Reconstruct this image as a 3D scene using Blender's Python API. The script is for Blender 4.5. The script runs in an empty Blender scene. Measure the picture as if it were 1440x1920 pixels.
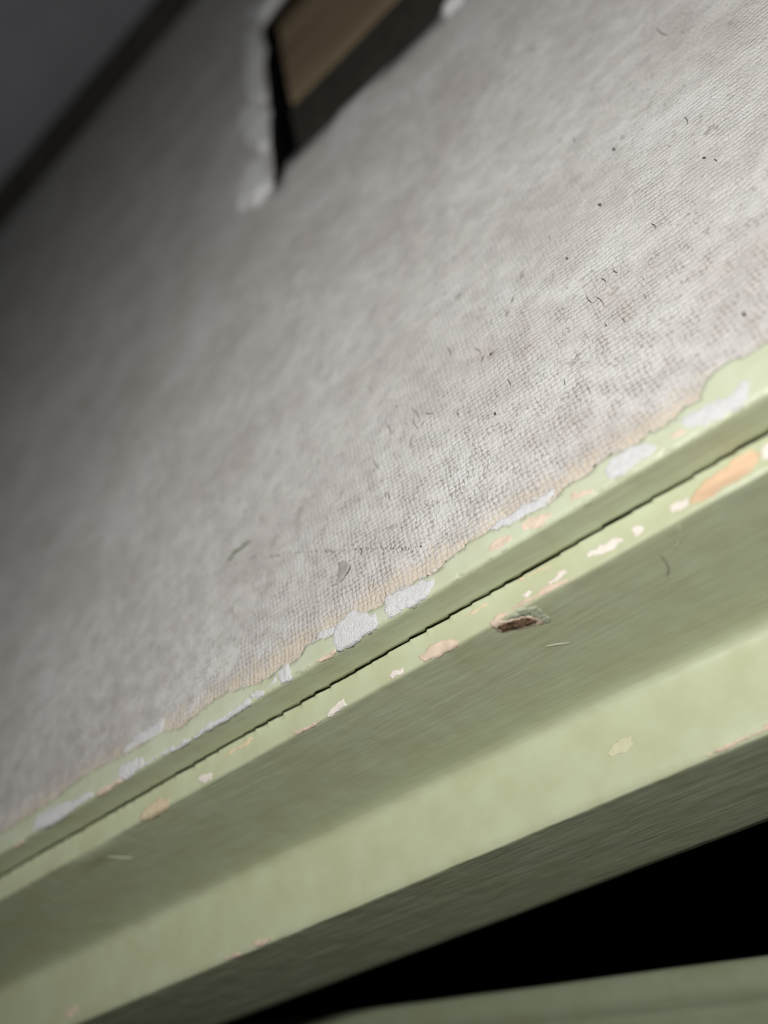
import bpy, bmesh, math, random, json
from mathutils import Vector, Matrix, noise
from mathutils.geometry import delaunay_2d_cdt
S = bpy.context.scene
COL = S.collection
random.seed(7)
MM = 0.001
# ---------------------------------------------------------------- camera
H = 0.0661975
RX = (0.76382761, -0.15242586, -0.62716325)     # camera axes (right, down, forward) seen from the world
R = Matrix(((0.76382761, -0.51444763, -0.38975764), (-0.15242586, -0.73058361, 0.66559292), (-0.62716325, -0.44898911, -0.63645506)))
cd = bpy.data.cameras.new('camera'); cam = bpy.data.objects.new('camera', cd); COL.objects.link(cam)
rot = R @ Matrix(((1, 0, 0), (0, -1, 0), (0, 0, -1)))
cam.matrix_world = Matrix.Translation((0, 0, H)) @ rot.to_4x4()
cd.sensor_fit = 'VERTICAL'; cd.sensor_height = 36; cd.lens = 1441/1920*36
cd.clip_start = 0.001; cd.clip_end = 20
cd.dof.use_dof = True; cd.dof.focus_distance = 0.097; cd.dof.aperture_fstop = 8.6
S.camera = cam
# ---------------------------------------------------------------- light
w = bpy.data.worlds.new('world'); S.world = w; w.use_nodes = True
bg = w.node_tree.nodes['Background']; bg.inputs[0].default_value = (.75, .85, 1, 1); bg.inputs[1].default_value = 0.012
ld = bpy.data.lights.new('hand_lamp', 'POINT'); lo = bpy.data.objects.new('hand_lamp', ld); COL.objects.link(lo)
lo.location = (0.020, 0.022, 0.137); ld.energy = 1.17; ld.shadow_soft_size = 0.007; ld.color = (1, .985, .955)
S.view_settings.view_transform = 'Standard'; S.view_settings.look = 'None'
S.view_settings.exposure = 0; S.view_settings.gamma = 1; S.view_settings.use_curve_mapping = False
S.cycles.use_denoising = True; S.cycles.max_bounces = 6

DATA = json.loads('''{"green":[[-137.97,-4.64],[-127.86,-3.7],[-118.49,-3.73],[-110.53,-3.92],[-107.68,-4.49],[-103.03,-4.76],[-97.22,-4.22],[-90.18,-3.95],[-87.24,-4.22],[-81.67,-2.63],[-76.75,-3.7],[-72.29,-3.8],[-67.5,-2.67],[-64.11,-2.18],[-59.37,-2.28],[-55.92,-3.46],[-52.1,-2.83],[-48.64,-2.5],[-43.25,-2.74],[-37.26,-2.89],[-36.27,-2.86],[-32.5,-3.32],[-30.7,-3.49],[-27.38,-3.64],[-25.44,-3.24],[-22.94,-2.69],[-20.51,-2.57],[-18.17,-2.55],[-16.5,-3.33],[-14.43,-3.12],[-11.73,-3.83],[-9.52,-3.7],[-6.67,-3.42],[-4.05,-3.36],[-2.7,-3.76],[0.01,-3.97],[1.28,-5.55],[3.32,-6.07],[5.25,-5.92],[8.26,-5.64],[11.35,-5.19]],"filler":[[[-52.09,-1.81],[-51.44,-3.63],[-48.96,-4.58],[-46.42,-3.14],[-44.68,-1.92],[-44.42,-0.22],[-46.18,0.4],[-49.45,0.76],[-51.53,0.28],[-52.11,-0.81]],[[-42.96,-3.45],[-40.19,-2.96],[-37.2,-2.76],[-35.56,-1.99],[-35.56,-1.09],[-37.02,0.0],[-39.41,0.16],[-43.17,-0.19],[-43.55,-1.73]],[[-62.14,-2.1],[-60.69,-2.75],[-59.18,-1.3],[-59.59,0.05],[-61.58,-0.04],[-61.96,-0.88]],[[-67.61,-1.12],[-65.87,-1.42],[-64.51,-0.43],[-62.71,-1.93],[-62.19,-1.45],[-62.84,-0.41],[-65.01,0.1],[-66.79,-0.39]],[[-96.3,-1.54],[-95.47,-2.76],[-90.01,-1.8],[-89.51,-0.33],[-92.51,0.28],[-95.58,-0.24]],[[-118.06,-0.36],[-116.89,-2.84],[-109.74,-2.32],[-103.31,-1.58],[-101.49,-0.24],[-105.86,0.2],[-109.62,0.51],[-113.92,0.52]],[[-12.32,-2.25],[-10.7,-3.3],[-7.96,-3.18],[-6.35,-2.38],[-5.97,-1.05],[-7.44,-0.72],[-10.26,-0.43],[-11.93,-0.7]],[[-2.95,-2.38],[-1.91,-3.05],[0.85,-2.7],[2.98,-2.35],[4.6,-3.5],[4.83,-2.21],[3.91,-0.72],[2.51,-0.0],[-0.01,-0.15],[-2.14,-0.92]],[[-91.21,-0.74],[-83.55,-0.77],[-80.33,-0.41],[-74.75,-0.68],[-70.56,-0.58],[-67.34,-0.88],[-67.14,0.1],[-70.9,0.52],[-75.4,0.53],[-80.48,0.63],[-83.89,0.27],[-90.97,0.04]]],"wash":[[[-95.71,-4.69],[-91.17,-6.23],[-85.84,-6.28],[-85.71,-4.1],[-90.19,-3.95],[-94.84,-4.07]],[[-27.17,-3.73],[-25.76,-4.17],[-19.62,-4.06],[-17.71,-3.84],[-18.2,-3.02],[-20.52,-2.6],[-24.1,-2.8],[-25.39,-3.33]],[[-55.14,-3.55],[-54.28,-4.02],[-51.44,-3.63],[-51.95,-2.76],[-54.12,-3.24]]],"primer":[[[-28.25,-0.79],[-27.04,-2.03],[-25.94,-2.21],[-24.46,-1.67],[-24.13,-0.78],[-25.66,-0.45]],[[-23.09,-2.11],[-22.03,-2.29],[-18.78,-1.37],[-18.97,-0.83],[-21.33,-0.24],[-22.9,-0.85]],[[-16.59,-1.9],[-15.87,-2.13],[-13.86,-0.9],[-13.85,-0.39],[-15.42,-0.55],[-16.67,-1.08]],[[-4.57,-1.68],[-3.16,-1.91],[-2.49,-1.35],[-2.77,-0.94],[-4.15,-0.95]],[[-56.61,-0.34],[-54.48,-0.48],[-51.87,-0.68],[-51.87,0.07],[-53.38,0.34],[-56.45,-0.05]],[[-101.49,-0.24],[-99.17,-0.88],[-96.0,-0.65],[-94.65,0.15],[-97.91,0.59],[-100.81,0.39]],[[-124.24,0.17],[-122.24,0.03],[-119.96,0.03],[-120.61,0.84],[-122.7,0.71]]],"chip":[["orange",[[-6.43,7.06],[-5.44,5.9],[-2.7,5.31],[-0.37,4.94],[1.24,4.88],[1.89,6.01],[1.13,6.84],[-0.88,7.42],[-3.21,7.53],[-5.35,7.49]]],["white",[[-8.43,6.11],[-6.2,6.17],[-6.5,7.01],[-7.59,7.17],[-8.46,7.03]]],["white",[[2.09,5.44],[3.31,5.22],[3.44,6.3],[2.12,6.91],[1.46,6.87]]],["white",[[-12.95,6.28],[-12.11,6.14],[-11.65,6.92],[-12.18,7.26],[-12.94,7.21]]],["white",[[-18.32,6.02],[-16.8,5.83],[-14.54,6.27],[-14.18,6.86],[-15.33,7.26],[-17.24,6.95],[-18.37,6.69]]],["white",[[-23.73,6.83],[-22.46,6.55],[-21.41,6.35],[-21.19,6.91],[-22.93,7.32],[-23.66,7.19]]],["white",[[-27.27,6.62],[-26.22,6.51],[-25.86,6.93],[-26.85,7.19]]],["pink",[[-32.15,7.62],[-29.98,7.37],[-27.5,7.33],[-25.3,7.36],[-22.99,7.49],[-20.79,7.78],[-20.83,8.18],[-23.23,8.04],[-27.06,7.79],[-29.6,7.99],[-31.8,8.47]]],["pink",[[-42.36,6.99],[-40.61,6.41],[-37.57,6.87],[-36.65,8.07],[-38.45,8.42],[-41.81,8.09]]],["white",[[-47.41,7.4],[-46.59,6.95],[-44.99,7.23],[-45.02,7.94],[-46.86,7.97]]],["white",[[-57.92,8.0],[-56.81,7.15],[-54.7,6.85],[-54.31,7.98],[-55.71,8.32],[-57.53,8.34]]],["pink",[[-63.83,7.82],[-60.64,7.94],[-58.79,7.93],[-59.29,8.26],[-61.25,8.38],[-63.58,8.27]]],["white",[[-82.83,6.58],[-81.79,6.14],[-79.4,7.22],[-79.83,7.99],[-81.46,7.83]]],["peach",[[-95.9,7.96],[-94.43,6.55],[-91.1,6.07],[-88.66,7.24],[-89.33,8.43],[-92.91,8.99]]],["faint",[[-30.87,33.28],[-29.14,32.63],[-28.1,32.46],[-27.0,32.53],[-27.33,33.86],[-28.57,34.4],[-30.05,34.08]]],["pink",[[-139.61,36.59],[-137.9,35.58],[-135.95,35.83],[-136.11,36.98],[-138.31,37.35]]],["pink",[[-98.93,38.16],[-97.14,38.01],[-94.9,38.31],[-95.82,38.73],[-98.07,38.65]]],["pink",[[-92.5,37.68],[-90.52,37.68],[-88.64,38.19],[-89.93,38.51],[-92.06,38.34]]],["pink",[[-19.93,38.13],[-17.54,37.87],[-15.31,37.85],[-13.18,37.94],[-12.73,37.57],[-11.5,37.28],[-11.86,37.96],[-14.36,38.12],[-17.2,38.29],[-19.81,38.41]]],["peach",[[-77.56,5.46],[-74.82,5.28],[-71.81,4.79],[-70.96,5.37],[-72.75,5.93],[-75.74,5.78]]],["peach",[[-35.15,5.31],[-33.75,5.02],[-31.0,5.19],[-30.87,5.48],[-32.58,5.47],[-34.75,5.43]]],["peach",[[-26.98,4.44],[-25.2,4.65],[-23.03,4.8],[-22.51,5.02],[-24.1,5.0],[-26.09,4.87]]]],"gouge":[[[-31.94,8.37],[-31.07,8.32],[-28.95,9.13],[-27.73,9.74],[-27.17,11.04],[-27.57,11.33],[-29.39,10.69],[-31.58,9.65]]],"splinter":[[[-28.32,7.89],[-26.02,8.69],[-26.14,9.48],[-26.38,11.99],[-27.04,11.61],[-27.17,10.89],[-27.64,9.3],[-29.54,8.5]]],"crack":[[-131.95,4.85],[-103.96,4.85],[-89.68,4.35],[-81.9,4.53],[-65.17,4.4],[-46.55,4.39],[-40.14,4.48],[-27.96,4.3],[-20.17,3.81],[-11.89,3.8],[-4.01,3.52]],"bristle":[[[-45.5,118.11],[-45.2,113.67]],[[-34.35,76.93],[-33.31,78.97]],[[-32.53,81.98],[-32.17,79.36]],[[-37.19,84.45],[-36.63,81.74]],[[-31.7,79.31],[-31.04,80.11]],[[-39.24,71.91],[-39.28,70.32]],[[-41.99,64.75],[-41.6,63.02]],[[-45.38,64.63],[-45.03,65.52]],[[-24.2,90.54],[-24.19,88.33]],[[-20.46,86.49],[-19.94,84.83]],[[-20.27,83.06],[-19.59,83.86]],[[-17.91,77.04],[-17.81,75.49]],[[-9.52,67.57],[-9.56,66.11]],[[-26.03,77.57],[-25.94,76.27]],[[-11.35,70.84],[-11.67,69.77]],[[-1.67,82.51],[-1.4,81.42]],[[-13.15,89.93],[-12.54,90.73]],[[-14.56,88.02],[-14.08,88.69]],[[17.58,99.79],[17.25,98.05]],[[5.53,113.68],[5.46,112.24]],[[16.53,88.54],[16.56,87.72]],[[-2.14,73.98],[-2.16,73.22]],[[-4.25,81.48],[-4.12,79.59]],[[-3.38,80.1],[-3.17,77.69]],[[-4.03,75.12],[-4.05,74.33]],[[23.53,122.85],[23.69,119.21]],[[1.32,75.42],[1.24,74.23]],[[6.62,85.5],[6.63,83.97]],[[-30.58,81.22],[-29.36,80.03]],[[-32.37,83.97],[-31.62,81.3]],[[-40.46,79.71],[-39.87,77.04]],[[-4.34,97.1],[-4.51,96.1]],[[-38.86,95.21],[-38.27,93.06]],[[0.06,82.6],[0.23,81.5]]],"speck":[[[3.14,95.7],5],[[8.13,63.5],5],[[-66.73,87.91],4],[[-58.64,95.66],4],[[15.85,89.97],4],[[-34.74,86.44],3],[[-3.98,90.32],4],[[-18.67,83.32],4],[[8.81,104.33],5],[[-21.14,72.84],4]],"thread":[[-71.04,79.74],[-70.04,80.2],[-69.4,80.68],[-68.05,80.48],[-66.94,80.75],[-66.08,80.96]],"flake":[[-50.59,62.73],[-49.74,63.85],[-49.24,65.86],[-47.98,65.16],[-47.21,63.94],[-47.81,63.21],[-49.05,62.7],[-49.97,62.35]],"dots":[[-83.85,82.25],[-74.57,79.63],[-67.79,78.11],[-60.43,74.48],[-54.23,71.1],[-46.78,66.56],[-40.06,62.57],[-35.82,60.07]],"hole":[[-38.41,304.78],[-44.91,303.34],[-48.3,302.89],[-49.24,296.48],[-49.42,275.34],[-49.87,252.45],[-50.45,232.56],[-51.14,215.12],[-51.6,199.13],[-52.28,183.67],[-50.89,183.0],[-49.18,186.13],[-47.18,191.94]],"rim":[[[-58.66,335.03],[-56.51,338.19],[-49.71,331.82],[-44.44,327.74],[-37.94,309.89],[-44.6,307.43],[-48.64,305.53],[-54.46,321.26]],[[-58.21,318.07],[-55.47,317.54],[-49.42,301.54],[-49.51,270.53],[-50.75,237.16],[-54.91,244.33],[-59.46,253.93],[-59.02,286.21]],[[-61.45,251.29],[-57.08,245.97],[-50.82,233.27],[-51.38,212.03],[-53.17,206.59],[-58.63,216.71],[-62.92,231.21]],[[-61.73,208.28],[-59.44,209.22],[-53.41,203.37],[-52.54,184.92],[-58.55,183.05],[-64.93,188.72],[-65.79,191.95]],[[-0.86,189.7],[1.89,191.25],[5.57,191.89],[7.03,187.85],[4.22,185.89],[1.03,185.69]]],"stain":[[[-160.1,180.06],[3.4,1.2],0.8],[[-129.55,174.55],[4.4,1.0],0.6],[[9.22,146.77],[0.9,0.7],0.7],[[4.09,142.47],[2.2,0.6],0.75],[[29.65,110.97],[1.0,0.6],0.6],[[8.85,104.43],[1.0,0.5],0.5],[[18.58,94.13],[0.8,0.5],0.8],[[-10.11,94.05],[0.6,0.8],0.7],[[-14.46,88.32],[0.3,1.8],0.45],[[-18.54,83.18],[0.6,0.5],0.8],[[-9.36,72.78],[1.4,0.5],0.6],[[-3.2,84.47],[0.7,0.5],0.5],[[-1.52,79.2],[1.3,0.6],0.5],[[-19.97,99.39],[0.8,0.5],0.6],[[-19.37,93.7],[1.8,0.5],0.45],[[-47.03,77.52],[0.6,0.8],0.5],[[-36.44,82.16],[0.7,0.8],0.4],[[14.8,107.8],[1.8,0.6],0.5],[[-13.03,167.37],[0.7,4.8],0.35],[[-15.93,143.42],[0.7,4.8],0.3],[[7.69,92.76],[1.1,0.5],0.4],[[-39.83,65.84],[1.0,0.5],0.6],[[-55.42,79.71],[1.0,0.6],0.4],[[-13.91,74.46],[1.0,0.5],0.5]],"lines":[[[-107.35,10.65],[-104.17,13.97]],[[-29.02,14.95],[-26.35,16.32]],[[-11.86,10.94],[-12.78,14.09]],[[-8.5,8.59],[-10.45,11.14]]]}''')
# cross-section of board edge and stepped moulding, in mm: (y, z, corner radius)
PROFILE = [(140.0, 0.0, 0), (52.83, 0.0, .45), (51.73, -4.09, 0), (47.8, -4.09, .45), (42.66, -23.27, 1.9), (31.43, -23.27, .6), (28.57, -43.59, .6), (31.0, -45.0, 0)]
def rounded(prof):
    out = []
    for i, (y, z, r) in enumerate(prof):
        if r == 0 or i in (0, len(prof)-1):
            out.append((y, z)); continue
        a, b = prof[i-1], prof[i+1]
        d1 = math.hypot(a[0]-y, a[1]-z); d2 = math.hypot(b[0]-y, b[1]-z)
        u = ((a[0]-y)/d1, (a[1]-z)/d1); v = ((b[0]-y)/d2, (b[1]-z)/d2)
        p, q = (y+u[0]*r, z+u[1]*r), (y+v[0]*r, z+v[1]*r)
        n = 6
        for k in range(n+1):
            t = k/n
            out.append(((1-t)**2*p[0]+2*t*(1-t)*y+t*t*q[0], (1-t)**2*p[1]+2*t*(1-t)*z+t*t*q[1]))
    return out
PLINE = rounded(PROFILE)
ARC = [0.0]
for _a, _b in zip(PLINE, PLINE[1:]):
    ARC.append(ARC[-1]+math.hypot(_b[0]-_a[0], _b[1]-_a[1]))
S0 = ARC[4]          # arc position of the board edge
SE2, SC3, SE4, SE5 = ARC[12]-S0, ARC[19]-S0, ARC[26]-S0, ARC[33]-S0   # outer edges and cove, as arc positions

# ---------------------------------------------------------------- helpers
def lin(r, g, b):
    f = lambda v: v/12.92 if v <= .04045 else ((v+.055)/1.055)**2.4
    return (f(r/255), f(g/255), f(b/255), 1)
def tag(o, label=None, cat=None, group=None, kind=None):
    for k, v in (('label', label), ('category', cat), ('group', group), ('kind', kind)):
        if v: o[k] = v
    return o
def link(name, verts, faces, mat, parent=None, smooth=True):
    """verts in mm"""
    me = bpy.data.meshes.new(name)
    me.from_pydata([(x*MM, y*MM, z*MM) for x, y, z in verts], [], faces)
    if smooth: me.polygons.foreach_set('use_smooth', [True]*len(me.polygons))
    me.materials.append(mat); me.update()
    o = bpy.data.objects.new(name, me); COL.objects.link(o)
    if parent: o.parent = parent
    return o
def empty(name, loc=(0, 0, 0)):
    o = bpy.data.objects.new(name, None); COL.objects.link(o); o.location = loc; o.empty_display_size = .01
    return o
def nz(x, y=0, z=0): return noise.noise(Vector((x, y, z)))

class NT:
    """small node-tree builder; coordinates are object space in mm"""
    def __init__(s, name, rough=.6, spec=.3):
        s.m = bpy.data.materials.new(name); s.m.use_nodes = True; s.t = s.m.node_tree
        s.b = s.t.nodes['Principled BSDF']; s.b.inputs['Roughness'].default_value = rough
        s.b.inputs['Specular IOR Level'].default_value = spec
        tc = s.t.nodes.new('ShaderNodeTexCoord')
        s.p = s.vm('SCALE', tc.outputs['Object'], scale=1000.0)
    def put(s, sock, v):
        if hasattr(v, 'links') or hasattr(v, 'is_linked'): s.t.links.new(v, sock)
        else: sock.default_value = v
    def vm(s, op, a, b=None, scale=None):
        n = s.t.nodes.new('ShaderNodeVectorMath'); n.operation = op; s.put(n.inputs[0], a)
        if b is not None: s.put(n.inputs[1], b)
        if scale is not None: s.put(n.inputs['Scale'], scale)
        return n.outputs['Value'] if op in ('LENGTH', 'DISTANCE', 'DOT_PRODUCT') else n.outputs['Vector']
    def ma(s, op, a, b=None, c=None, clamp=False):
        n = s.t.nodes.new('ShaderNodeMath'); n.operation = op; n.use_clamp = clamp; s.put(n.inputs[0], a)
        if b is not None: s.put(n.inputs[1], b)
        if c is not None: s.put(n.inputs[2], c)
        return n.outputs[0]
    def noise(s, v, scale, detail=3, rough=.55):
        n = s.t.nodes.new('ShaderNodeTexNoise'); s.put(n.inputs['Vector'], v); n.inputs['Scale'].default_value = scale
        n.inputs['Detail'].default_value = detail; n.inputs['Roughness'].default_value = rough
        return n.outputs['Fac']
    def noisec(s, v, scale, detail=2):
        n = s.t.nodes.new('ShaderNodeTexNoise'); s.put(n.inputs['Vector'], v); n.inputs['Scale'].default_value = scale
        n.inputs['Detail'].default_value = detail
        return n.outputs['Color']
    def step(s, v, a, b):
        n = s.t.nodes.new('ShaderNodeMapRange'); n.interpolation_type = 'SMOOTHSTEP'; s.put(n.inputs[0], v)
        s.put(n.inputs[1], a); s.put(n.inputs[2], b)
        return n.outputs[0]
    def mix(s, f, a, b):
        n = s.t.nodes.new('ShaderNodeMix'); n.data_type = 'RGBA'
        s.put(n.inputs[0], f); s.put(n.inputs[6], a); s.put(n.inputs[7], b)
        return n.outputs[2]
    def xyz(s, v):
        n = s.t.nodes.new('ShaderNodeSeparateXYZ'); s.put(n.inputs[0], v); return n.outputs
    def comb(s, x, y, z):
        n = s.t.nodes.new('ShaderNodeCombineXYZ')
        for i, v in enumerate((x, y, z)): s.put(n.inputs[i], v)
        return n.outputs[0]
    def color(s, c): s.put(s.b.inputs['Base Color'], c); return s
    def bump(s, h, dist=.001, strength=1.0):
        n = s.t.nodes.new('ShaderNodeBump'); n.inputs['Distance'].default_value = dist; n.inputs['Strength'].default_value = strength
        s.put(n.inputs['Height'], h); s.put(s.b.inputs['Normal'], n.outputs[0]); return s

# ---------------------------------------------------------------- materials
def plain(name, c, var=.12, scale=2.0, rough=.6, spec=.3, bump=.03, stretch=(1, 1, 1)):
    m = NT(name, rough, spec); v = m.vm('MULTIPLY', m.p, stretch)
    f = m.noise(v, scale, 4)
    dark = tuple(x*(1-2*var) for x in c[:3])+(1,); light = tuple(min(1, x*(1+var)) for x in c[:3])+(1,)
    m.color(m.mix(m.step(f, .25, .75), dark, light)).bump(m.noise(v, scale*2.5, 4), bump*MM*4)
    return m.m

def weave(m, p, pitch):
    """height 0..1 of a plain weave, thread directions x and y"""
    wob = m.vm('SUBTRACT', m.noisec(m.vm('MULTIPLY', p, (.35, .35, 1)), 1.0, 2), (.5, .5, .5))
    wob2 = m.vm('SUBTRACT', m.noisec(m.vm('MULTIPLY', p, (1.6, 1.6, 1)), 1.0, 1), (.5, .5, .5))
    q = m.vm('ADD', p, m.vm('SCALE', wob, scale=1.3)); q = m.vm('ADD', q, m.vm('SCALE', wob2, scale=.38))
    q = m.vm('SCALE', q, scale=math.pi/pitch); c = m.xyz(q)
    sx, sy = m.ma('SINE', c[0]), m.ma('SINE', c[1])
    ov = m.ma('MULTIPLY', m.ma('MULTIPLY', sx, sy), .45)
    a = m.ma('MULTIPLY', m.ma('POWER', m.ma('ABSOLUTE', sx), .6), m.ma('ADD', ov, .58))
    b = m.ma('MULTIPLY', m.ma('POWER', m.ma('ABSOLUTE', sy), .6), m.ma('SUBTRACT', .58, ov))
    return m.ma('MAXIMUM', a, b)

def canvas():
    m = NT('painted_canvas', .62, .28)
    h = weave(m, m.p, .74)
    c = m.xyz(m.p)
    flat = m.noise(m.p, .16, 3)                               # where paint has filled the weave
    fill = m.step(flat, .36, .66)
    amp = m.ma('MULTIPLY_ADD', fill, -.62, 1.0)
    big = m.noise(m.p, .055, 4, .6); mid = m.noise(m.vm('MULTIPLY', m.p, (.8, 1.3, 1)), .33, 4, .65); fine = m.noise(m.p, 2.2, 3, .7)
    base = m.mix(m.step(big, .3, .7), lin(197, 192, 188), lin(214, 213, 210))
    base = m.mix(m.ma('MULTIPLY', m.step(mid, .50, .72), .22), base, lin(168, 156, 145))
    # bare weave holes, more of them towards the worn front edge
    wear = m.step(c[1], 105.0, 56.0)
    hole = m.step(h, .62, .34)
    hole = m.ma('MULTIPLY', hole, m.step(m.noise(m.p, .42, 3), m.ma('MULTIPLY_ADD', wear, -.20, .62), m.ma('MULTIPLY_ADD', wear, -.16, .74)))
    base = m.mix(m.ma('MULTIPLY', hole, .62), base, lin(136, 122, 108))
    spot = m.ma('MULTIPLY', m.step(m.noise(m.p, .62, 2, .6), .62, .74), m.step(big, .30, .60))
    base = m.mix(m.ma('MULTIPLY', spot, .42), base, lin(134, 122, 108))
    # stains
    pw = m.vm('ADD', m.p, m.vm('SCALE', m.vm('SUBTRACT', m.noisec(m.p, .7, 3), (.5, .5, .5)), scale=3.2))
    acc = None
    for (x, y), (rx, ry), k in DATA['stain']:
        d = m.vm('LENGTH', m.vm('MULTIPLY', m.vm('SUBTRACT', pw, (x, y, 0)), (1/rx, 1/ry, 0)))
        f = m.ma('MULTIPLY', m.step(d, 1.25, .3), k)
        acc = f if acc is None else m.ma('MAXIMUM', acc, f)
    base = m.mix(m.ma('MULTIPLY', acc, m.ma('MULTIPLY_ADD', fine, .9, .15)), base, lin(110, 94, 80))
    # bare tan canvas beside the green overlap
    dy = m.ma('ADD', c[1], m.ma('MULTIPLY', m.ma('SUBTRACT', m.noise(m.p, .45, 4, .65), .5), 6.5))
    tan = m.ma('MULTIPLY', m.step(dy, 60.2, 56.6), m.step(m.noise(m.p, .23, 3), .30, .50))
    tan = m.ma('MULTIPLY', tan, m.ma('MULTIPLY_ADD', m.step(h, .72, .42), .62, .42))
    base = m.mix(tan, base, lin(211, 197, 176))
    m.color(base)
    hh = m.ma('MULTIPLY', h, amp)
    crumb = m.noise(m.p, 4.2, 3, .75); patchy = m.step(m.noise(m.p, .30, 3), .35, .65)
    hh = m.ma('ADD', hh, m.ma('MULTIPLY', fine, m.ma('MULTIPLY_ADD', patchy, .9, .7))); hh = m.ma('ADD', hh, m.ma('MULTIPLY', crumb, m.ma('MULTIPLY_ADD', patchy, .5, .45))); hh = m.ma('ADD', hh, m.ma('MULTIPLY', mid, .45)); hh = m.ma('ADD', hh, m.ma('MULTIPLY', h, .25))
    return m.bump(hh, .00020, .9).m

def green(name, c, tint=(.93, .90, .84)):
    m = NT(name, .38, .45)
    v = m.vm('MULTIPLY', m.p, (.10, 1, 1)); f = m.noise(v, .55, 4, .6); g = m.noise(m.p, .18, 3)
    d = tuple(a*b for a, b in zip(c, tint))+(1,)
    m.color(m.mix(m.step(g, .3, .75), c, d))
    brush = m.noise(m.vm('MULTIPLY', m.p, (.05, 1, 1)), 1.6, 3, .55)
    lump = m.noise(m.vm('MULTIPLY', m.p, (.35, 1, 1)), .5, 2, .45)
    h = m.ma('ADD', m.ma('MULTIPLY', brush, .5), m.ma('MULTIPLY', lump, 1.0)); h = m.ma('ADD', h, m.ma('MULTIPLY', f, .3))
    return m.bump(h, .00020, .5).m

M = {}
M['canvas'] = canvas()
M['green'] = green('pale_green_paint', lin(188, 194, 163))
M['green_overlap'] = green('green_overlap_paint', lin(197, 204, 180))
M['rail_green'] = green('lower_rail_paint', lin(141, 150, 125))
M['filler'] = plain('white_filler', lin(236, 236, 236), .035, 2.2, .8, .2, .08)
M['wash'] = plain('thin_white_wash', lin(212, 212, 213), .04, 1.2, .7, .2, .05)
M['primer'] = plain('pink_primer', lin(221, 202, 182), .10, .9, .6, .3, .03)
M['white'] = plain('white_primer', lin(228, 219, 210), .05, .9, .5, .3, .02)
M['pink'] = plain('dull_pink_primer', lin(214, 194, 174), .08, .7, .55, .3, .02)
M['peach'] = plain('peach_primer', lin(212, 196, 164), .07, .7, .55, .3, .02)
M['orange'] = plain('bare_orange_wood', lin(216, 184, 152), .14, .6, .6, .3, .03, (.25, 1, 1))
M['faint'] = plain('faint_primer', lin(202, 200, 170), .04, .9, .5, .3, .02)
M['splinter'] = plain('greenish_splinter', lin(186, 192, 166), .05, 1.2, .6, .3, .06)
M['raw'] = plain('torn_brown_wood', lin(134, 108, 86), .4, 2.2, .9, .1, .15, (.4, 1, 1))
M['rawdark'] = plain('dark_board_core', lin(38, 32, 27), .2, 1.0, .95, .05, .1)
M['batten'] = plain('brown_batten_wood', lin(141, 124, 100), .16, .12, .8, .15, .1, (.12, 1, 1))
M['dark'] = plain('dark_stained_slat', lin(66, 63, 56), .15, .2, .9, .1, .05)
M['crease_strip'] = plain('crease_dark', lin(72, 70, 64), .1, .1, .9, .1, .05)
M['wall'] = plain('dull_grey_wall', lin(152, 152, 158), .1, .01, .9, .1, .1)
M['floor'] = plain('dark_floor', lin(26, 26, 28), .15, .01, .95, .05, .1)
M['hair'] = plain('dark_bristle', lin(76, 68, 62), .1, 2, .5, .3, .0)
M['pale_hair'] = plain('pale_fibre', lin(205, 208, 185), .05, 2, .5, .3, .0)
M['thread'] = plain('green_thread', lin(84, 106, 66), .12, 2, .8, .1, .02)
M['flake'] = plain('grey_flake', lin(166, 164, 158), .05, .8, .6, .2, .03)
M['dirt'] = plain('dark_dirt', lin(96, 88, 78), .2, 2, .9, .1, .02)

# ---------------------------------------------------------------- setting
def box(name, x0, x1, y0, y1, z0, z1, mat):
    v = [(x, y, z) for z in (z0, z1) for y in (y0, y1) for x in (x0, x1)]
    f = [(0, 2, 3, 1), (4, 5, 7, 6), (0, 1, 5, 4), (1, 3, 7, 5), (3, 2, 6, 7), (2, 0, 4, 6)]
    return link(name, v, f, mat, smooth=False)
tag(box('wall_back', -900, 500, 452, 472, -400, 420, M['wall']), kind='structure')
tag(box('crease_strip_1', -900, 500, 446, 452, -12, 9.5, M['crease_strip']), kind='structure')  # dark strip added to draw the shadowed crease where board meets wall
tag(box('floor', -900, 500, -500, 472, -420, -400, M['floor']), kind='structure')

# ---------------------------------------------------------------- profile surface
def prof_at(s):
    s += S0; s = max(ARC[0], min(ARC[-1], s))
    for i in range(len(ARC)-1):
        if s <= ARC[i+1]:
            t = (s-ARC[i])/(ARC[i+1]-ARC[i]); a, b = PLINE[i], PLINE[i+1]
            dy, dz = b[0]-a[0], b[1]-a[1]; L = math.hypot(dy, dz)
            return a[0]+dy*t, a[1]+dz*t, dz/L, -dy/L
def wobble(x, s):
    edge = math.exp(-((s-SE2)/1.2)**2)+math.exp(-((s-SE4)/1.6)**2)+math.exp(-(s/1.0)**2)
    dent = .42*math.exp(-((x+108)/5)**2-((s-9.5)/1.0)**2)
    return dent+.05*nz(x*.11, s*.35, 3)+.03*nz(x*.5, s*.8, 7)+edge*(.10*nz(x*.16, s*.3, 11)+.05*nz(x*.6, 1, 5))
def surf(x, s, h):
    y, z, ny, nzz = prof_at(s)
    if s > -.4: h += wobble(x, s)
    return (x, y+ny*h, z+nzz*h)

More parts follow.
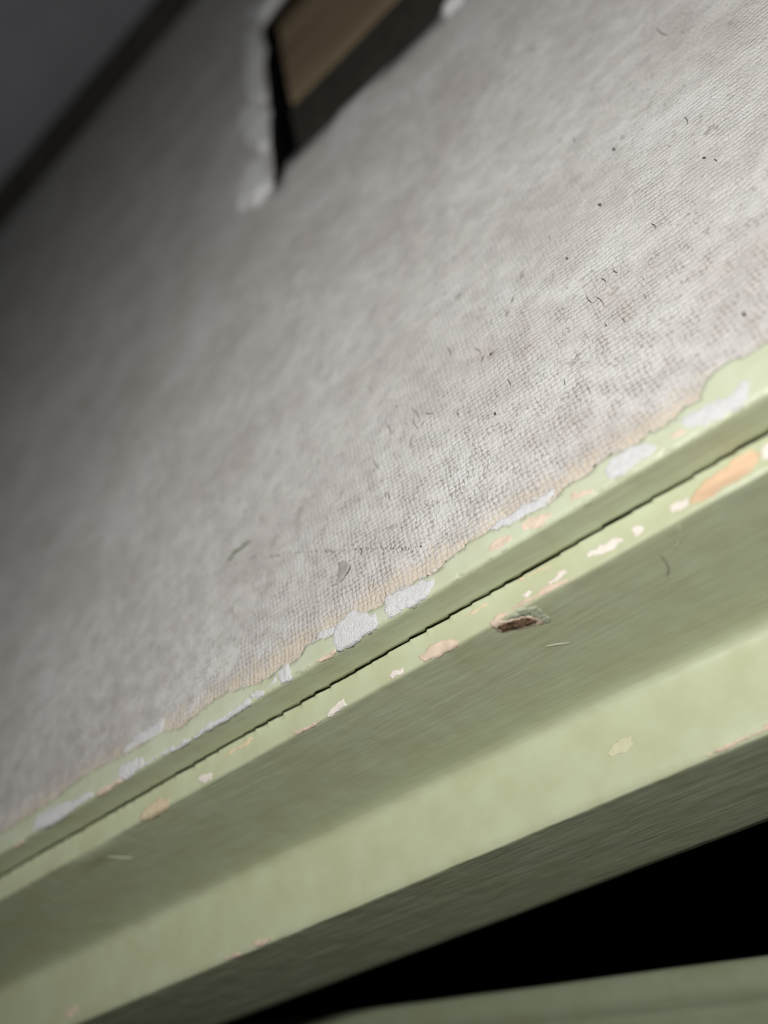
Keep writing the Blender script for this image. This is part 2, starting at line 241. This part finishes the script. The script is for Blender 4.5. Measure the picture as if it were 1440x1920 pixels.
XS = [-420+i*5 for i in range(52)]+[-160+i*.3 for i in range(640)]+[32+i*4 for i in range(24)]
def strip(name, cols, mat, parent):
    """cols: for each x a list of (y, z); ends capped"""
    n = len(cols[0]); v = [(x, y, z) for x, c in zip(XS, cols) for y, z in c]
    f = [(i*n+j, i*n+(j+1) % n, (i+1)*n+(j+1) % n, (i+1)*n+j) for i in range(len(XS)-1) for j in range(n)]
    f += [tuple(range(n)), tuple(range((len(XS)-1)*n, len(XS)*n))[::-1]]
    return link(name, v, f, mat, parent)

# jagged joint between the edging strip and the stepped rail
def crackwave(x):
    seg = x/3.1+nz(x*.13, 9)*1.3; k = math.floor(seg); t = seg-k
    rnd = random.Random(k*17+5).random(); rnd2 = random.Random(k*31+2).random()
    tick = .22*max(0, 1-abs(t-.04)/.07)*(rnd > .35)
    return .46*(t-.5)*(.35+rnd)+.12*nz(x*1.1, 4)+.30*nz(x*.07, 2), max(-.04, .085+.24*(rnd2-.45)*(1-.5*t)+.10*nz(x*.21, 21)-tick)
moulding = tag(empty('green_moulding', (0, .0528, -.045)), 'stepped pale green painted wooden moulding with chipped edges below the canvas board', 'moulding')
def part(o):
    o.parent = moulding; o.matrix_parent_inverse = Matrix.Translation(moulding.location).inverted(); return o
iL1 = 8                                                  # PLINE index of the joint corner
ecols, rcols = [], []
for x in XS:
    cw, gap = crackwave(x)
    s1 = ARC[iL1]-S0
    lip = s1-.14-gap*.55+cw*.7                                    # lower lip of the edging strip
    c = []
    for s in (-.35, -.2, -.05, .1, .25, .45, .8, 1.2, 1.7, 2.3, 2.9, 3.3, 3.6): 
        if s < lip-.1:
            h = wobble(x, s); y, z, ny, n2 = prof_at(s); c.append((y+ny*h, z+n2*h))
        else: c.append(c[-1])
    y, z, ny, n2 = prof_at(lip); c.append((y, z)); c.append((y+.18, z-.06))
    c += [(y+1.3, z-.1), (y+1.3, -9.0), (53.3, -9.0), (53.3, -3.3), (53.25, -.2)]
    ecols.append(c)
    yin = 51.70-max(0, gap)*.35; zt = -4.09-cw*.6; r = [(yin+.05, -8.0), (yin+.02, -5.0), (yin-.0, zt-.08), (yin-.08, zt), (yin-.35, zt+.02-.3*(zt+4.09))]
    s = s1+1.0
    ss = [s]
    while s < ARC[-2]-S0:
        if s < SE2-.5: s += .4
        elif abs(s-SE2) < .6 or abs(s-SE4) < .8 or abs(s-SE5) < .7: s += .15
        elif SC3-1.8 < s < SC3+1.8: s += .35
        else: s += 1.3
        ss.append(s)
    for s in ss:
        q = surf(x, s, 0); r.append((q[1], q[2]))
    r += [(31.0, -45.0), (53.3, -45.0), (53.3, -9.5)]
    rcols.append(r)
part(strip('edging_strip', ecols, M['green'], None))
part(strip('stepped_rail', rcols, M['green'], None))

# ---------------------------------------------------------------- patches lying on the profile surface
def roughen(pl, amp, seed, n=3):
    """fractal subdivision of a polygon outline"""
    rnd = random.Random(seed); P = [Vector(p) for p in pl]
    for it in range(n):
        Q = []
        for i, a in enumerate(P):
            b = P[(i+1) % len(P)]; d = b-a; L = d.length
            Q.append(a)
            if L > .14: Q.append((a+b)/2+Vector((-d.y, d.x)).normalized()*rnd.uniform(-1, 1)*min(amp, L*.22))
        P = Q
    return P
def inside(p, P):
    c = False; j = len(P)-1
    for i in range(len(P)):
        a, b = P[i], P[j]
        if (a[1] > p[1]) != (b[1] > p[1]) and p[0] < (b[0]-a[0])*(p[1]-a[1])/(b[1]-a[1])+a[0]: c = not c
        j = i
    return c
def bdist(p, P):
    m = 1e9
    for i in range(len(P)):
        a = P[i]; b = P[(i+1) % len(P)]; ax, ay = a[0], a[1]; dx, dy = b[0]-ax, b[1]-ay
        L = dx*dx+dy*dy
        t = 0 if L == 0 else max(0, min(1, ((p[0]-ax)*dx+(p[1]-ay)*dy)/L))
        m = min(m, (p[0]-ax-dx*t)**2+(p[1]-ay-dy*t)**2)
    return math.sqrt(m)
def patch(name, pl, mat, parent, h, rim, lump, lscale, seed, amp=.25, sp=None, fn=surf, floor_=.0, n=3):
    P = roughen(pl, amp, seed, n)
    x0, x1 = min(p[0] for p in P), max(p[0] for p in P); y0, y1 = min(p[1] for p in P), max(p[1] for p in P)
    if sp is None: sp = max(.12, min(.5, math.sqrt((x1-x0)*(y1-y0))/16))
    pts = [Vector(p) for p in P]; rnd = random.Random(seed)
    yy = y0
    while yy < y1:
        xx = x0
        while xx < x1:
            q = (xx+rnd.uniform(-.2, .2)*sp, yy+rnd.uniform(-.2, .2)*sp)
            if inside(q, P) and bdist(q, P) > sp*.35: pts.append(Vector(q))
            xx += sp
        yy += sp
    vs, es, fs, *_ = delaunay_2d_cdt(pts, [], [list(range(len(P)))], 1, 1e-5)
    if not fs: return None
    V = []
    for v in vs:
        d = bdist(v, P); k = min(1, d/rim)
        hh = floor_+h*math.sqrt(k)+(lump*nz(v.x*lscale, v.y*lscale, seed)*min(1, d/rim) if lump else 0)
        V.append(fn(v.x, v.y, hh))
    nt = len(V)
    # skirt so that the patch is a closed solid down to the surface
    cnt = {}
    for f in fs:
        for a, b in zip(f, f[1:]+f[:1] if isinstance(f, list) else tuple(f[1:])+tuple(f[:1])): cnt[(a, b)] = 1
    low = {}
    F = [tuple(f) for f in fs]
    for (a, b) in list(cnt):
        if (b, a) not in cnt:
            for q in (a, b):
                if q not in low:
                    low[q] = len(V); V.append(fn(vs[q].x, vs[q].y, -.12))
            F.append((b, a, low[a], low[b]))
    o = link(name, V, F, mat)
    bm = bmesh.new(); bm.from_mesh(o.data); bmesh.ops.recalc_face_normals(bm, faces=bm.faces); bm.to_mesh(o.data); bm.free()
    if parent: o.parent = parent; o.matrix_parent_inverse = Matrix.Translation(parent.location).inverted()
    return o
def lipring(name, pl, seed, mat, parent, r, amp=.25, fn=surf, n=3, skip=0.0):
    """thin raised paint edge round a chip: a small tube along the outline"""
    P = roughen(pl, amp, seed, n); V, F = [], []; N = len(P)
    for i, p in enumerate(P):
        a, b = P[i-1], P[(i+1) % N]; t = (b-a).normalized() if (b-a).length > 0 else Vector((1, 0)); nn = Vector((t.y, -t.x))
        rr = r*(.45+.75*abs(nz(p.x*.6, p.y*.6, seed+.5)))
        for k in range(5):
            an = math.pi*k/4
            q = p+nn*rr*math.cos(an)
            V.append(fn(q.x, q.y, rr*math.sin(an)*.9))
    for i in range(N):
        j = (i+1) % N
        for k in range(4): F.append((i*5+k, j*5+k, j*5+k+1, i*5+k+1))
    o = link(name, V, F, mat); o.parent = parent; o.matrix_parent_inverse = parent.matrix_parent_inverse.copy() if parent.type == 'MESH' else Matrix()
    return o

# ---------------------------------------------------------------- canvas board with its hole
Y0, YB, XL, XR, TH = 53.5, 444.0, -520.0, 130.0, 3.0
holeL = [Vector(p) for p in DATA['hole']]
hole = roughen([(78, 191.0), (78, 304.0)]+[tuple(p) for p in holeL]+[(20, 190.2)], .25, 3, 2)
def shade_relief(x, y):
    # cloth step shaped to shade a soft band along its left, plus shallow buckles
    xr = -122.9+(y-124)*.37
    t = (x-xr)/7
    return -2.6/(1+math.exp(max(-30, min(30, t))))*max(0, min(1, (y-95)/40))+.25*nz(x*.02, y*.02, 4)*max(0, min(1, (y-70)/40))
def boardz(x, y): return shade_relief(x, y)
pts = []
outer = []
for i in range(66): outer.append(Vector((XL+(XR-XL)*i/65, Y0)))
outer += [Vector((XR, YB)), Vector((XL, YB))]
rnd = random.Random(5)
grid = []
yy = Y0+4
while yy < YB-4:
    xx = XL+4
    st = 6 if yy < 220 else 10
    while xx < XR-4:
        q = (xx+rnd.uniform(-1, 1), yy+rnd.uniform(-1, 1))
        if not inside(q, hole) and bdist(q, hole) > 2.5: grid.append(Vector(q))
        xx += st
    yy += st
pts = outer+hole+grid
no, nh = len(outer), len(hole)
vs, es, fs, *_ = delaunay_2d_cdt(pts, [], [list(range(no)), list(range(no, no+nh))], 0, 1e-5)
tri = []
for f in fs:
    c = sum((vs[i] for i in f), Vector((0, 0)))/len(f)
    if Y0 < c.y < YB and XL < c.x < XR and not inside(c, hole): tri.append(tuple(f))
n = len(vs)
V = [(v.x, v.y, boardz(v.x, v.y)) for v in vs]+[(v.x, v.y, boardz(v.x, v.y)-TH) for v in vs]
F = list(tri)+[tuple(i+n for i in f[::-1]) for f in tri]
ed = {}
for f in tri:
    for a, b in zip(f, f[1:]+f[:1]): ed[(a, b)] = 1
side = [(b, a, a+n, b+n) for (a, b) in ed if (b, a) not in ed]
board = link('canvas_board', V, F+side, M['canvas'], smooth=False)
board.data.materials.append(M['rawdark'])
for i, p in enumerate(board.data.polygons):
    if i >= len(tri): p.material_index = 1
    else: p.use_smooth = True
tag(board, 'large grey-white painted canvas board with stains and a torn hole, above the green moulding', 'board')

# green paint lapping over the front edge of the board
gl = DATA['green']
top = [tuple(p) for p in gl]
ov = top+[(top[-1][0]-i*(top[-1][0]-top[0][0])/60, .12+.22*nz(i*.37, 8)+.12*nz(i*1.7, 3)) for i in range(61)]
patch('paint_overlap', ov, M['green_overlap'], board, .05, .25, .05, .5, 21, .30, sp=.6, n=4)
for i, pl in enumerate(DATA['wash']): patch('white_wash', pl, M['wash'], board, .07, .3, .05, 1.2, 40+i, .25)
for i, pl in enumerate(DATA['filler']): tag(patch('filler_patch', pl, M['filler'], board, .16, .4, .15, 1.5, 60+i, .30))
for i, pl in enumerate(DATA['primer']): tag(patch('primer_patch', pl, M['primer'], board, .10, .3, .06, 1.2, 80+i, .22))
# torn paint lips standing along the left side of the hole
def rimfn(x, y, h): return (x, y, boardz(x, y)+h)
for i, pl in enumerate(DATA['rim']):
    patch('torn_lip', pl, M['filler'], board, 2.2, 4.0, .9, .16, 90+i, 1.2, sp=1.6, fn=rimfn, floor_=.2, n=2)
# dotted seam line
V, F = [], []
dl = DATA['dots']; rnd = random.Random(11)
for (ax, ay), (bx, by) in zip(dl, dl[1:]):
    L = math.hypot(bx-ax, by-ay); k = int(L/.42)
    for i in range(k):
        if rnd.random() < .22: continue
        t = (i+rnd.random()*.6)/k; x = ax+(bx-ax)*t+rnd.gauss(0, .12); y = ay+(by-ay)*t+rnd.gauss(0, .14); r = rnd.uniform(.07, .19)
        b0 = len(V); V.append((x, y, .10))
        for a in range(6): V.append((x+r*math.cos(a*1.047)*rnd.uniform(.7, 1.3), y+r*1.3*math.sin(a*1.047), -.02))
        F += [(b0, b0+1+a, b0+1+(a+1) % 6) for a in range(6)]
d = link('dotted_line', V, F, M['dirt'], board); tag(d, 'faint dark dotted line across the canvas', kind='stuff')

# ---------------------------------------------------------------- chips and gouge in the moulding
for i, (c, pl) in enumerate(DATA['chip']):
    o = patch('paint_chip', pl, M[c], moulding, .035, .08, .02, .8, 120+i, .22)
    if o is None: continue
    if c in ('orange',): tag(o, 'bare orange wood chip')
    lipring('paint_edge', pl, 120+i, M['white'] if c in ('orange', 'pink') else M['green'], o, .075, .22)
for i, pl in enumerate(DATA['splinter']): patch('splintered_paint', pl, M['splinter'], moulding, .05, .2, .10, 2.0, 150+i, .3)
for i, pl in enumerate(DATA['gouge']):
    cx, cy = sum(p[0] for p in pl)/len(pl), sum(p[1] for p in pl)/len(pl)
    o = patch('bared_primer', [(cx+(x-cx)*1.12, cy+(y-cy)*1.25) for x, y in pl], M['pink'], moulding, .05, .2, .03, 1.5, 158+i, .15)
    pl = [(cx+(x-cx)*.9, cy+(y-cy)*.72) for x, y in pl]
    o = patch('gouge', pl, M['raw'], moulding, .06, .25, .12, 2.4, 160+i, .12, sp=.12, floor_=.12)
    tag(o, 'torn brown bare wood gouge')
    lipring('paint_edge', pl, 160+i, M['pink'], o, .15, .12)
def hairtube(name, pts, r, mat, tip=.35):
    V, F = [], []; k = len(pts); m = 5
    for i, p in enumerate(pts):
        p = Vector(p); a = Vector(pts[max(0, i-1)]); b = Vector(pts[min(k-1, i+1)]); t = (b-a).normalized()
        u = t.cross(Vector((0, 0, 1))); u = u.normalized() if u.length > 1e-6 else Vector((1, 0, 0)); w2 = u.cross(t)
        rr = r*(tip+(1-tip)*math.sin(math.pi*(i+.4)/(k-.2)))
        for j in range(m):
            an = 2*math.pi*j/m; V.append(tuple(p+u*rr*math.cos(an)+w2*rr*math.sin(an)))
    F = [(i*m+j, i*m+(j+1) % m, (i+1)*m+(j+1) % m, (i+1)*m+j) for i in range(k-1) for j in range(m)]
    F += [tuple(range(m))[::-1], tuple(range((k-1)*m, k*m))]
    return link(name, V, F, mat)
def onprof(a, b, bow, r, n=7):
    out = []
    for i in range(n):
        t = i/(n-1); x = a[0]+(b[0]-a[0])*t; s = a[1]+(b[1]-a[1])*t+bow*math.sin(math.pi*t)
        out.append(surf(x+bow*.6*math.sin(math.pi*t), s, r*.8))
    return out
o = hairtube('scratch', onprof(*DATA['lines'][0], .2, .05), .07, M['pale_hair'])
part(o)
o = hairtube('scratch', onprof(*DATA['lines'][1], -.15, .05), .06, M['pale_hair']); part(o)
o = hairtube('dark_hair', onprof(*DATA['lines'][2], .5, .05), .05, M['hair'])
tag(o, 'thin dark curved hair lying on the sloping green moulding face', 'hair')
o = hairtube('pale_fibre', onprof(*DATA['lines'][3], .5, .05), .06, M['pale_hair'])
tag(o, 'thin pale fibre lying beside the dark hair on the green moulding', 'fibre')

# ---------------------------------------------------------------- inside the hole: batten and dark slat
def bar(name, x0, x1, y0, y1, z0, z1, mat, seed, jag=.6, groove=None):
    """rectangular timber with eased edges and uneven sawn end"""
    xs_ = [x0+(x1-x0)*i/30 for i in range(31)]; V = []; e = .5
    ys = [y0+e] + ([groove-.8, groove, groove+.8] if groove else []) + [y1-e]
    for i, x in enumerate(xs_):
        w = .35*nz(x*.07, seed)
        prof = [(y0, z0), (y0, z1-e)]+[(q, z1-(1.1 if groove and q == groove else 0)) for q in ys]+[(y1, z1-e), (y1, z0)]
        for k, (y, z) in enumerate(prof):
            V.append((x+(jag*nz(k*.7, seed, 2) if i in (0, 30) else 0), y+w, z+.2*nz(x*.05, y*.1, seed)))
    m = len(prof)
    F = [(i*m+j, i*m+(j+1) % m, (i+1)*m+(j+1) % m, (i+1)*m+j) for i in range(30) for j in range(m)]
    F += [tuple(range(m)), tuple(range(30*m, 31*m))[::-1]]
    o = link(name, V, F, mat, smooth=False)
    bm = bmesh.new(); bm.from_mesh(o.data); bmesh.ops.recalc_face_normals(bm, faces=bm.faces); bm.to_mesh(o.data); bm.free()
    return o
tag(bar('wood_batten', -45.3, 95, 234.3, 345, -16, -4, M['batten'], 3, 1.2, 285), 'brown wooden batten seen inside the torn hole of the canvas board', 'batten')
tag(bar('stained_plank', -46.5, 95, 170, 233.6, -16, -4.6, M['dark'], 8, 1.0), 'dark stained plank in front of the brown batten inside the hole', 'plank')

# ---------------------------------------------------------------- lower green rail
zl = -72.0; k = (66.2-zl)/176.2
A = Vector((-180.2*k, 43.1*k)); B = Vector((-44.3*k, 24.7*k)); D = (B-A).normalized(); Nn = Vector((D.y, -D.x))   # Nn points to the viewer
prof = [(-1.0, -30), (0, -1.2), (.25, -.35), (.9, 0), (3.0, 0), (4.4, -.1), (5.2, -1.1), (6.2, -1.5), (16, -3.2), (17, -4.2), (17.2, -30)]
V, F = [], []; ts = [-160+i*6 for i in range(70)]; m = len(prof)
for t in ts:
    for u, z in prof:
        q = A+D*t+Nn*(u+.12*nz(t*.05, u)); V.append((q.x, q.y, zl+z+.1*nz(t*.04, u, 5)))
F = [(i*m+j, i*m+(j+1) % m, (i+1)*m+(j+1) % m, (i+1)*m+j) for i in range(len(ts)-1) for j in range(m)]
F += [tuple(range(m)), tuple(range((len(ts)-1)*m, len(ts)*m))[::-1]]
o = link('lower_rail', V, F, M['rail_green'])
bm = bmesh.new(); bm.from_mesh(o.data); bmesh.ops.recalc_face_normals(bm, faces=bm.faces); bm.to_mesh(o.data); bm.free()
tag(o, 'grey-green painted rail beyond the black gap under the moulding', 'rail')

# ---------------------------------------------------------------- small things lying on the canvas
rnd = random.Random(4)
for i, (a, b) in enumerate(DATA['bristle']):
    n = 6; pts = []; bow = rnd.uniform(-.25, .25); L = math.hypot(b[0]-a[0], b[1]-a[1])
    for q in range(n):
        t = q/(n-1); x = a[0]+(b[0]-a[0])*t+bow*L*math.sin(math.pi*t)*.5; y = a[1]+(b[1]-a[1])*t
        pts.append((x, y, boardz(x, y)+.07+.05*math.sin(math.pi*t)))
    own = {0: 'blurred dark bristle lying farthest left, alone on the clean grey canvas', 7: 'upright dark bristle standing on the right end of the dotted line', 18: 'small dark bristle by a brown stain near the right edge, highest but one',
           25: 'dark bent bristle at the top of the canvas, highest of all bristles', 6: 'dark bristle touching the right part of the dotted line', 12: 'dark bristle in the bare weave nearest the white filler on the right'}
    own = own.get(i) if i in (0, 25, 12) else None
    tag(hairtube('bristle', pts, rnd.uniform(.04, .07), M['hair']), own or 'short dark brush bristle stuck among others on the weave of the canvas', 'bristle', 'bristles stuck on the canvas')
for i, ((x, y), r) in enumerate(DATA['speck']):
    rr = r*.058; V = [(x, y, boardz(x, y)+rr*.7)]; F = []
    for ring, (f, z) in enumerate(((.6, .5), (1, -.05))):
        for a in range(8):
            an = a*math.pi/4; g = rnd.uniform(.7, 1.25)
            V.append((x+rr*f*g*math.cos(an)*.8, y+rr*f*g*math.sin(an)*1.4, boardz(x, y)+rr*z))
    F = [(0, 1+a, 1+(a+1) % 8) for a in range(8)]+[(1+a, 9+a, 9+(a+1) % 8, 1+(a+1) % 8) for a in range(8)]+[tuple(range(16, 8, -1))]
    own = {0: 'dark upright dirt speck alone on the clean canvas high on the right', 1: 'round dark dirt speck closest to the green overlap at the right edge', 2: 'tiny dark dirt speck above the green thread'}.get(i)
    tag(link('dirt_speck', V, F, M['dirt']), own or 'tiny dark dirt speck stuck on the weave of the middle canvas', 'speck', 'dirt specks on the canvas')
pts = [(x, y, boardz(x, y)+.12) for x, y in DATA['thread']]
tag(hairtube('green_thread', pts, .17, M['thread']), 'short dull green thread lying on the canvas at the left part of the dotted line', 'thread')
fn = lambda x, y, h: (x, y, boardz(x, y)+h+.12+.035*(x-DATA['flake'][0][0])**2)
o = patch('paint_flake', DATA['flake'], M['flake'], None, .12, .3, .03, 1.0, 200, .15, fn=fn)
tag(o, 'loose curved grey paint flake lying just below the dotted line', 'flake')
